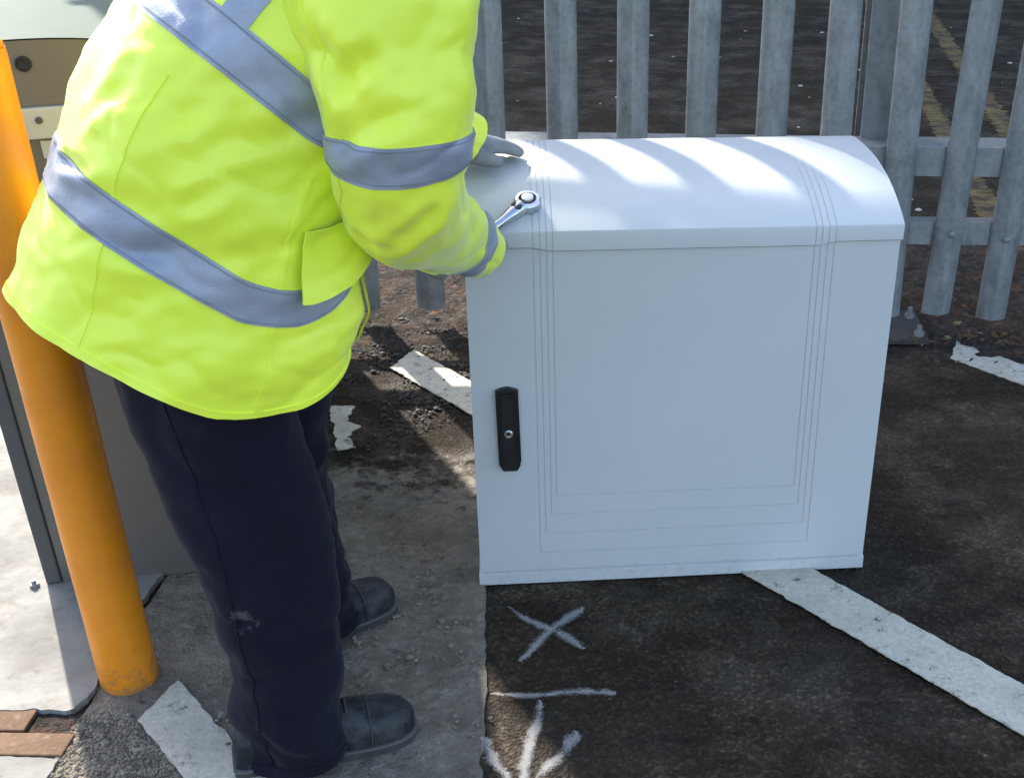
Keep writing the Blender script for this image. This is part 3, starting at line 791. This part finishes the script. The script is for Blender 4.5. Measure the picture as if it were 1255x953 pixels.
def surf(fn, s0, s1, ns, t0, t1, nt, close, parent, name, mat, off=0.0, thick=0.0, capend=False):
    V = []; F = []
    m = nt if close else nt + 1
    layers = [off] if not thick else [off, off - thick]
    for o_ in layers:
        for i in range(ns + 1):
            s = s0 + (s1 - s0) * i / ns
            for k in range(m): V.append(fn(s, t0 + (t1 - t0) * k / nt, o_) - PO)
    L = (ns + 1) * m
    for li in range(len(layers)):
        for i in range(ns):
            for k in range(nt):
                a = li * L + i * m + k; b = li * L + i * m + (k + 1) % m
                q = (a, b, b + m, a + m); F.append(q if li == 0 else tuple(reversed(q)))
    if thick:
        for k in range(nt):
            a, b = k, (k + 1) % m; F.append((b, a, L + a, L + b))
            a, b = ns * m + k, ns * m + (k + 1) % m; F.append((a, b, L + b, L + a))
        if not close:
            for i in range(ns):
                a, b = i * m, (i + 1) * m; F.append((a, b, L + b, L + a)); a += nt; b += nt; F.append((b, a, L + a, L + b))
    if capend: F.append(tuple(range(ns * m, ns * m + m)))
    bm = bmesh.new(); vs2 = [bm.verts.new(v) for v in V]
    for f in F: bm.faces.new([vs2[i] for i in f])
    o = bm_obj(name, bm, mat, parent, smooth=True)
    o.data.set_sharp_from_angle(angle=R(70))
    return o
PI2 = 2 * math.pi
jk = surf(torso, 0.0, 1.0, 150, 0, PI2, 220, True, person, 'jacket', 'hi_vis_fabric', 0, 0.006)
def jpart(fn, s0, s1, ns, t0, t1, nt, close, name, mat, off, parent=None):
    return surf(fn, s0, s1, ns, t0, t1, nt, close, parent or jk, name, mat, off, 0.003)
jpart(torso, 0.232, 0.308, 10, 0, PI2, 220, True, 'reflective_band', 'reflective_tape', 0.0028)
jpart(torso, 0.548, 0.618, 10, 0, PI2, 220, True, 'reflective_band', 'reflective_tape', 0.0028)
for s_ in (0.60, -0.60):
    t0 = math.pi - s_ * 1.62
    jpart(torso, 0.618, 0.93, 30, t0 - 0.13, t0 + 0.13, 12, False, 'reflective_band', 'reflective_tape', 0.0030)
jpart(torso, 0.0, 0.016, 3, 0, PI2, 220, True, 'hem', 'hi_vis_fabric', 0.0022)
jpart(torso, 0.0, 0.90, 90, 0.47, 0.56, 8, False, 'front_placket', 'yellow_facing', 0.008)

for t0 in (1.42, 2.35):
    jpart(torso, 0.0, 0.50, 60, t0 - 0.012, t0 + 0.012, 2, False, 'seam', 'hi_vis_fabric', 0.0018)

t = NT('thread'); t.color(t.mix(t.noise(50, 2), (0.20, 0.21, 0.24), (0.27, 0.28, 0.31))); t.set(0.8)
for a_ in (0.238, 0.302, 0.554, 0.612):
    jpart(torso, a_ - 0.0014, a_ + 0.0014, 2, 0, PI2, 220, True, 'stitching', 'thread', 0.0036)

# --- sleeves
def tube_frame(keys, s):
    x, y, z, ra, rb = cr(keys, s); e = 0.01
    a = FV(*cr(keys, max(0, s - e))[:3]); b = FV(*cr(keys, min(1, s + e))[:3])
    tdir = (b - a).normalized(); ref = FV(0, -1, 0.25)
    n1 = (ref - tdir * ref.dot(tdir)).normalized(); n2 = tdir.cross(n1)
    return FV(x, y, z), tdir, n1, n2, ra, rb
def sleeve_fn(keys, folds, amp=1.0, ringf=None, seed=0.0):
    def fn(s, th, off=0.0):
        c, td, n1, n2, ra, rb = tube_frame(keys, s)
        rad = n1 * math.cos(th) * ra + n2 * math.sin(th) * rb
        p = c + rad; n = rad.normalized()
        q = p + FV(seed, 0, 0)
        d = off + amp * (0.008 * noise.noise(q * 8) + 0.005 * noise.noise(q * 19) + 0.0018 * noise.noise(q * 42))
        d -= amp * 0.003 * max(0, 1 - 4 * abs(noise.noise(Vector((q.x * 13, q.y * 11, q.z * 16)) + FV(5, 2, 7)))) ** 2
        d -= amp * 0.006 * max(0, 1 - 3.0 * abs(noise.noise(Vector((q.x * 5, q.y * 5, q.z * 7)) + FV(1, 8, 3)))) ** 2
        if ringf: d += ringf(s, th)
        d += fold_disp(p, folds)
        return p + n * d
    return fn
NS = [(0.00, -0.345, 1.640, 1.300, 0.105, 0.120), (0.16, -0.322, 1.590, 1.215, 0.098, 0.122), (0.34, -0.308, 1.565, 1.105, 0.090, 0.098),
      (0.50, -0.310, 1.570, 1.015, 0.086, 0.092), (0.62, -0.320, 1.620, 0.950, 0.082, 0.086), (0.76, -0.308, 1.740, 0.885, 0.072, 0.074),
      (0.90, -0.284, 1.880, 0.815, 0.058, 0.060), (1.00, -0.267, 1.960, 0.772, 0.049, 0.050)]
NF = [(FV(-.40, 1.50, 1.05), FV(-.27, 1.48, 1.12), .014, .012), (FV(-.38, 1.50, 1.13), FV(-.30, 1.46, 1.19), .013, .010), (FV(-.40, 1.52, .93), FV(-.28, 1.56, .93), .012, .010),
      (FV(-.36, 1.56, .89), FV(-.26, 1.62, .94), .011, .009), (FV(-.36, 1.66, .86), FV(-.24, 1.74, .93), .012, .010), (FV(-.30, 1.78, .82), FV(-.24, 1.80, .90), .010, .008),
      (FV(-.40, 1.51, 1.20), FV(-.33, 1.47, 1.10), .015, .010), (FV(-.24, 1.50, .98), FV(-.34, 1.54, .92), .012, .010)]
near_fn = sleeve_fn(NS, NF, 1.0)
sl = surf(near_fn, 0.0, 1.0, 110, 0, PI2, 110, True, person, 'sleeve', 'hi_vis_fabric', 0, 0.005)
jpart(near_fn, 0.405, 0.470, 12, 0, PI2, 110, True, 'reflective_band', 'reflective_tape', 0.0028, sl)
jpart(near_fn, 0.885, 0.935, 8, 0, PI2, 110, True, 'reflective_band', 'reflective_tape', 0.0028, sl)
for a_ in (0.411, 0.464):
    jpart(near_fn, a_ - 0.0012, a_ + 0.0012, 2, 0, PI2, 110, True, 'stitching', 'thread', 0.0036, sl)
jpart(near_fn, 0.02, 0.99, 80, 0.75, 0.79, 2, False, 'seam', 'hi_vis_fabric', 0.0018, sl)
FS = [(0.00, -0.480, 1.970, 1.260, 0.095, 0.105), (0.25, -0.400, 2.010, 1.160, 0.090, 0.095), (0.50, -0.385, 2.060, 1.035, 0.078, 0.080),
      (0.75, -0.375, 2.130, 0.955, 0.064, 0.066), (1.00, -0.312, 2.215, 0.892, 0.046, 0.050)]
far_fn = sleeve_fn(FS, [], 0.8, seed=4.0)
sf = surf(far_fn, 0.0, 1.0, 60, 0, PI2, 60, True, person, 'sleeve', 'hi_vis_fabric', 0, 0.005)
jpart(far_fn, 0.40, 0.49, 8, 0, PI2, 60, True, 'reflective_band', 'reflective_tape', 0.0028, sf)
# pocket flap low on the side
def flap_fn(s, th, off=0.0):
    return torso(s, th, off + 0.010 + 0.020 * max(0, 0.42 - s) / 0.12)
surf(flap_fn, 0.296, 0.410, 16, 0.50, 1.36, 26, False, jk, 'pocket_flap', 'hi_vis_fabric', 0.0, 0.004)

# --- trousers
def leg(keys, seed):
    folds = []
    rl = random.Random(int(seed * 10))
    for i in range(15):
        s0 = 0.18 + 0.80 * i / 15; c = FV(*cr(keys, s0)[:3]); a0 = rl.uniform(-0.9, 1.6)
        def at(a, dz, ra=cr(keys, s0)[3], c=c): return c + FV(math.sin(a) * ra * 1.05, -math.cos(a) * ra * 1.05, dz)
        folds.append((at(a0, 0), at(a0 + rl.uniform(0.9, 1.5), rl.uniform(-0.09, 0.07)), rl.uniform(.008, .013), rl.uniform(.006, .012)))
    def ringf(s, th):
        k = max(0, (s - 0.55) / 0.45)
        return 0.006 * k * math.sin(s * 34 + 2.6 * math.sin(th + seed) + seed) + 0.005 * math.sin(th * 3 + s * 9 + seed)
    return sleeve_fn(keys, folds, 0.9, ringf, seed)
LN_ = [(0.00, -0.640, 1.640, 0.860, 0.105, 0.130), (0.22, -0.628, 1.625, 0.690, 0.100, 0.125), (0.50, -0.576, 1.600, 0.430, 0.086, 0.108),
       (0.75, -0.560, 1.585, 0.215, 0.080, 0.092), (0.93, -0.558, 1.578, 0.075, 0.080, 0.086), (1.00, -0.556, 1.578, 0.022, 0.082, 0.087)]
LF_ = [(0.00, -0.640, 1.790, 0.860, 0.105, 0.125), (0.22, -0.615, 1.825, 0.690, 0.098, 0.115), (0.50, -0.622, 1.850, 0.430, 0.086, 0.094),
       (0.75, -0.615, 1.880, 0.215, 0.080, 0.086), (0.93, -0.612, 1.890, 0.085, 0.080, 0.084), (1.00, -0.612, 1.892, 0.035, 0.080, 0.086)]
ln_fn, lf_fn = leg(LN_, 1.0), leg(LF_, 5.0)
tr = surf(ln_fn, 0.0, 1.0, 90, 0, PI2, 80, True, person, 'trouser_leg', 'navy_cotton', 0, 0.004)
tr2 = surf(lf_fn, 0.0, 1.0, 90, 0, PI2, 80, True, person, 'trouser_leg', 'navy_cotton', 0, 0.004)
for fn_, o_ in ((ln_fn, tr), (lf_fn, tr2)):
    jpart(fn_, 0.975, 1.0, 4, 0, PI2, 80, True, 'hem', 'navy_cotton', 0.0022, o_)
    jpart(fn_, 0.1, 1.0, 70, 0.30, 0.335, 2, False, 'seam', 'navy_cotton', 0.002, o_)
def seat_fn(s, th, off=0.0):
    K = [(0, -0.645, 1.720, 0.700, 0.120, 0.165), (0.4, -0.655, 1.715, 0.820, 0.150, 0.180), (1.0, -0.640, 1.715, 0.960, 0.130, 0.160)]
    x, y, z, a, b = cr(K, s)
    return FV(x, y, z) + FD * math.cos(th) * (a + off) - LAT * math.sin(th) * (b + off)
surf(seat_fn, 0, 1, 20, 0, PI2, 48, True, person, 'trouser_seat', 'navy_cotton', 0, 0.004)

# --- shoes
def shoe(toe, ang, name='shoe'):
    d = FV(math.cos(ang), math.sin(ang), 0); n = FV(-d.y, d.x, 0); L = 0.295
    prof = [(0.0, .028, .060), (0.03, .034, .075), (0.15, .037, .085), (0.30, .037, .085), (0.45, .040, .078), (0.60, .045, .066), (0.75, .048, .058), (0.88, .044, .053), (0.96, .032, .044), (1.0, .016, .030)]
    def sec(u, grow=0.0, zb=0.02, flat=False):
        w, h = cr(prof, u); w += grow; out = []
        cc = FV(*toe, 0) - d * (L * (1 - u))
        for k in range(25):
            a = math.pi * k / 24; x = -w * math.copysign(abs(math.cos(a)) ** 0.7, math.cos(a)); z = zb + (h - zb + 0.02) * math.sin(a) ** 0.75
            z += 0.0025 * noise.noise(FV(u * 14, x * 60, toe[0] * 9)) * math.sin(a)
            out.append(cc + n * x + ZU * z)
        return out
    us_ = [k / 40 for k in range(41)]
    V = []; F = []
    for u in us_: V += sec(u)
    m = 25
    for i in range(40):
        for k in range(m - 1):
            a = i * m + k; F.append((a, a + 1, a + m + 1, a + m))
    F.append(tuple(reversed(range(m)))); F.append(tuple(40 * m + k for k in range(m)))
    for i in range(40): F.append((i * m, i * m + m, i * m + 2 * m - 1, i * m + m - 1))
    o = obj(name, [v - PO for v in V], F, 'shoe_leather', person, smooth=True); o.data.set_sharp_from_angle(angle=R(60))
    def slab(nm, z0, z1, g_, mat):
        pts = []
        for u in us_: w = cr(prof, u)[0] + g_; pts.append(FV(*toe, 0) - d * (L * (1 - u)) + n * w + d * (g_ * (2 * u - 1)))
        for u in reversed(us_): w = cr(prof, u)[0] + g_; pts.append(FV(*toe, 0) - d * (L * (1 - u)) - n * w + d * (g_ * (2 * u - 1)))
        bm = bmesh.new(); a = [bm.verts.new(p + ZU * z0 - PO) for p in pts]; b = [bm.verts.new(p + ZU * z1 - PO) for p in pts]
        for i in range(len(a)): bm.faces.new((a[i], a[(i + 1) % len(a)], b[(i + 1) % len(a)], b[i]))
        bm.faces.new(a); bm.faces.new(b); bm_obj(nm, bm, mat, o)
    slab('sole', 0.0065, 0.020, 0.003, 'shoe_sole'); slab('welt', 0.0203, 0.0245, 0.0045, 'shoe_welt')
    bm = bmesh.new(); add_tube(bm, [v + (v - (FV(*toe, 0) - d * (L * 0.26) + ZU * 0.03)).normalized() * 0.0008 - PO for v in sec(0.74)], 0.0016, 6, False)
    bm_obj('toe_seam', bm, 'shoe_sole', o, smooth=True)
    for j, u in enumerate((0.50, 0.56, 0.62)):           # laces
        w, h = cr(prof, u); cc = FV(*toe, 0) - d * (L * (1 - u)); bm = bmesh.new()
        add_tube(bm, [cc + n * (0.02 * math.cos(math.pi * k / 6)) + ZU * (h + 0.018 + 0.004 * math.sin(math.pi * k / 6)) - PO for k in range(7)], 0.0028, 6)
        bm_obj('lace', bm, 'shoe_sole', o, smooth=True)
    return o
shoe((-0.372, 1.652), R(20)); shoe((-0.476, 2.012), R(38))

# --- hands
def fuse(name, bm, mat, parent, voxel=0.0035, it=6):
    bmesh.ops.recalc_face_normals(bm, faces=bm.faces)
    me = bpy.data.meshes.new(name + '_raw'); bm.to_mesh(me); bm.free()
    tmp = bpy.data.objects.new(name + '_raw', me); col.objects.link(tmp)
    md = tmp.modifiers.new('r', 'REMESH'); md.mode = 'VOXEL'; md.voxel_size = voxel
    sm = tmp.modifiers.new('s', 'SMOOTH'); sm.factor = 0.5; sm.iterations = it
    bpy.context.view_layer.update()
    dg = bpy.context.evaluated_depsgraph_get()
    nm = bpy.data.meshes.new_from_object(tmp.evaluated_get(dg)); nm.name = name
    bpy.data.objects.remove(tmp); bpy.data.meshes.remove(me)
    nm.materials.clear(); nm.materials.append(MATS[mat]); nm.polygons.foreach_set('use_smooth', [True] * len(nm.polygons))
    o = bpy.data.objects.new(name, nm); col.objects.link(o); o.parent = parent
    return o
def hand(name, wrist, fdir, side, nrm, curl, spread=1.0, thumb_in=0.4):
    """wrist point, finger direction, side = towards the thumb, nrm = back of the hand; curl = bend per joint"""
    f = Vector(fdir).normalized(); s = Vector(side); s = (s - f * s.dot(f)).normalized(); n = Vector(nrm); n = (n - f * n.dot(f) - s * n.dot(s)).normalized()
    w = Vector(wrist); bm = bmesh.new()
    P = lambda a, b, c: w + f * a + s * b + n * c - PO
    for b in (-0.030, -0.011, 0.009, 0.029):            # palm as four fused metacarpals
        add_tube(bm, [P(-0.03, b * 0.55, 0), P(0.02, b * 0.8, 0.002), P(0.088, b, 0.003)], [0.023, 0.022, 0.018], 12)
    for i, (b, ln) in enumerate(((-0.031, 0.062), (-0.0105, 0.078), (0.0105, 0.084), (0.031, 0.074))):
        p = P(0.088, b, 0.002); ang = curl[0] ; d = f.copy(); pts = [p - f * 0.012, p]; rr = [0.0140, 0.0136]
        sp = s * (b * 1.2 * spread)
        for j, (fr, cu) in enumerate(((0.46, curl[0]), (0.30, curl[1]), (0.24, curl[2]))):
            tot = sum(curl[:j + 1]); d = (f + sp) * math.cos(tot) - n * math.sin(tot); d.normalize()
            p = p + d * ln * fr; pts.append(p); rr.append((0.0130, 0.0122, 0.0095)[j])
        add_tube(bm, pts, rr, 12)
    a = P(0.022, 0.026, -0.006); d1 = (f * 0.75 + s * 0.75 - n * thumb_in).normalized(); d2 = (f * 0.95 + s * 0.20 - n * thumb_in * 1.4).normalized()
    add_tube(bm, [a - s * 0.012, a, a + d1 * 0.036, a + d1 * 0.036 + d2 * 0.030, a + d1 * 0.036 + d2 * 0.050], [0.019, 0.018, 0.0150, 0.0135, 0.010], 12)
    return fuse(name, bm, 'glove_grey', person)
hand('glove', (-0.360, 2.212, 0.877), (0.78, 0.62, -0.10), (0.62, -0.78, 0), (0.1, 0.05, 1), (0.08, 0.22, 0.15), 0.05, 0.15)
hand('glove', (-0.315, 1.972, 0.750), (0.12, 0.97, -0.05), (0.75, -0.10, 0.65), (-0.45, 0.1, 0.85), (0.75, 1.05, 0.7), 0.3, 0.5)

# --- body under the clothes, one continuous surface grown from a skeleton
def skeleton(name, joints, bones, mat, root):
    me = bpy.data.meshes.new(name + '_raw'); names = list(joints)
    me.from_pydata([Vector(joints[k][:3]) - PO for k in names], [(names.index(a), names.index(b)) for a, b in bones], [])
    tmp = bpy.data.objects.new(name + '_raw', me); col.objects.link(tmp)
    tmp.modifiers.new('skin', 'SKIN'); sub = tmp.modifiers.new('sub', 'SUBSURF'); sub.levels = 2; sub.render_levels = 2
    for i, k in enumerate(names):
        r = joints[k][3]; sv = me.skin_vertices[0].data[i]; sv.radius = r if isinstance(r, tuple) else (r, r); sv.use_root = (k == root)
    bpy.context.view_layer.update()
    nm = bpy.data.meshes.new_from_object(tmp.evaluated_get(bpy.context.evaluated_depsgraph_get())); nm.name = name
    bpy.data.objects.remove(tmp)
    nm.materials.clear(); nm.materials.append(MATS[mat]); nm.polygons.foreach_set('use_smooth', [True] * len(nm.polygons))
    o = bpy.data.objects.new(name, nm); col.objects.link(o); o.parent = person; return o
J = {'pelvis': (-.645, 1.715, .86, .12), 'belly': (-.59, 1.74, .99, .12), 'chest': (-.49, 1.79, 1.15, .125), 'neck0': (-.36, 1.85, 1.32, .06), 'neck1': (-.295, 1.885, 1.40, .055),
     'head0': (-.255, 1.90, 1.45, .075), 'head1': (-.215, 1.915, 1.52, .09), 'head2': (-.190, 1.925, 1.585, .07),
     'jaw': (-.165, 1.955, 1.440, .035), 'nose': (-.118, 1.978, 1.505, .014),
     'shr': (-.36, 1.66, 1.25, .065), 'elr': (-.325, 1.60, .965, .048), 'wrr': (-.286, 1.94, .785, .030), 'shl': (-.48, 1.96, 1.23, .065), 'ell': (-.39, 2.06, 1.02, .045), 'wrl': (-.345, 2.19, .895, .028),
     'hipr': (-.64, 1.64, .80, .095), 'knr': (-.592, 1.60, .43, .06), 'anr': (-.60, 1.578, .09, .042), 'hipl': (-.64, 1.80, .80, .095), 'knl': (-.61, 1.86, .43, .06), 'anl': (-.62, 1.89, .09, .042)}
BN = [('pelvis', 'belly'), ('belly', 'chest'), ('chest', 'neck0'), ('neck0', 'neck1'), ('neck1', 'head0'), ('head0', 'head1'), ('head1', 'head2'), ('head0', 'jaw'), ('head1', 'nose'),
      ('chest', 'shr'), ('shr', 'elr'), ('elr', 'wrr'), ('chest', 'shl'), ('shl', 'ell'), ('ell', 'wrl'), ('pelvis', 'hipr'), ('hipr', 'knr'), ('knr', 'anr'), ('pelvis', 'hipl'), ('hipl', 'knl'), ('knl', 'anl')]
skeleton('body', J, BN, 'skin', 'pelvis')
bm = bmesh.new(); bmesh.ops.create_icosphere(bm, subdivisions=4, radius=1)
hd = FV(.36, .17, .9).normalized()
for v in bm.verts:
    p = v.co.copy(); q = FV(p.x * .098, p.y * .085, p.z * .11) + FV(-.228, 1.908, 1.548)
    if p.x > 0.35: q -= FV(0.04 * (p.x - .35), 0.02 * (p.x - .35), 0)
    v.co = q + p * 0.006 * noise.noise(p * 9) - PO
bmesh.ops.delete(bm, geom=[v for v in bm.verts if (v.co + PO).z < 1.50 + 0.25 * ((v.co + PO).x + .24)], context='VERTS')
bm_obj('hair', bm, 'hair', person, smooth=True)

# ------------------------------------------------------------------ ratchet spanner on the lid
hc = FV(-0.194, 2.118, 0.802); hdir = FV(-0.60, -0.74, -0.30).normalized()
lidn = FV(0.03, -0.36, 0.93); lidn = (lidn - hdir * lidn.dot(hdir)).normalized(); hs = hdir.cross(lidn)
sp = empty('ratchet_spanner', tuple(hc - lidn * 0.008), 0, 'shiny steel ratchet spanner fitted on the lid of the pale cabinet', 'spanner')
SO = hc - lidn * 0.008
def placed(bm, name, mat, smooth=True):
    M = Matrix((hdir, hs, lidn)).transposed()
    for v in bm.verts: v.co = M @ (v.co * 1.25)
    o = bm_obj(name, bm, mat, sp, smooth); o.data.set_sharp_from_angle(angle=R(35)); return o
bm = bmesh.new(); add_lathe(bm, [(0.0185, 0.0), (0.0195, 0.002), (0.0195, 0.012), (0.0175, 0.0145), (0.0130, 0.0150), (0.0125, 0.0125)], 32); placed(bm, 'ratchet_head', 'chrome')
bm = bmesh.new(); add_lathe(bm, [(0.0122, 0.0126), (0.0122, 0.0140), (0.0100, 0.0145)], 28); placed(bm, 'ring', 'rubber_dark')
bm = bmesh.new(); add_lathe(bm, [(0.0090, 0.0146), (0.0085, 0.0180), (0.004, 0.0186)], 24); placed(bm, 'drive_button', 'brass_pin')
bm = bmesh.new(); add_lathe(bm, [(0.0085, 0.012), (0.0080, 0.0175), (0.004, 0.0182)], 20, (0.0235, 0, 0)); placed(bm, 'direction_lever', 'black_plastic')
bm = bmesh.new(); add_tube(bm, [(0.014, 0, 0.007), (0.034, 0, 0.0075), (0.05, 0, 0.008), (0.12, 0, 0.009), (0.165, 0, 0.0095), (0.175, 0, 0.0095)], [0.012, 0.0105, 0.0075, 0.0075, 0.0105, 0.006], 14); placed(bm, 'handle', 'chrome')
bm = bmesh.new(); add_lathe(bm, [(0.0095, -0.020), (0.0095, 0.0)], 6); placed(bm, 'socket', 'chrome', False)
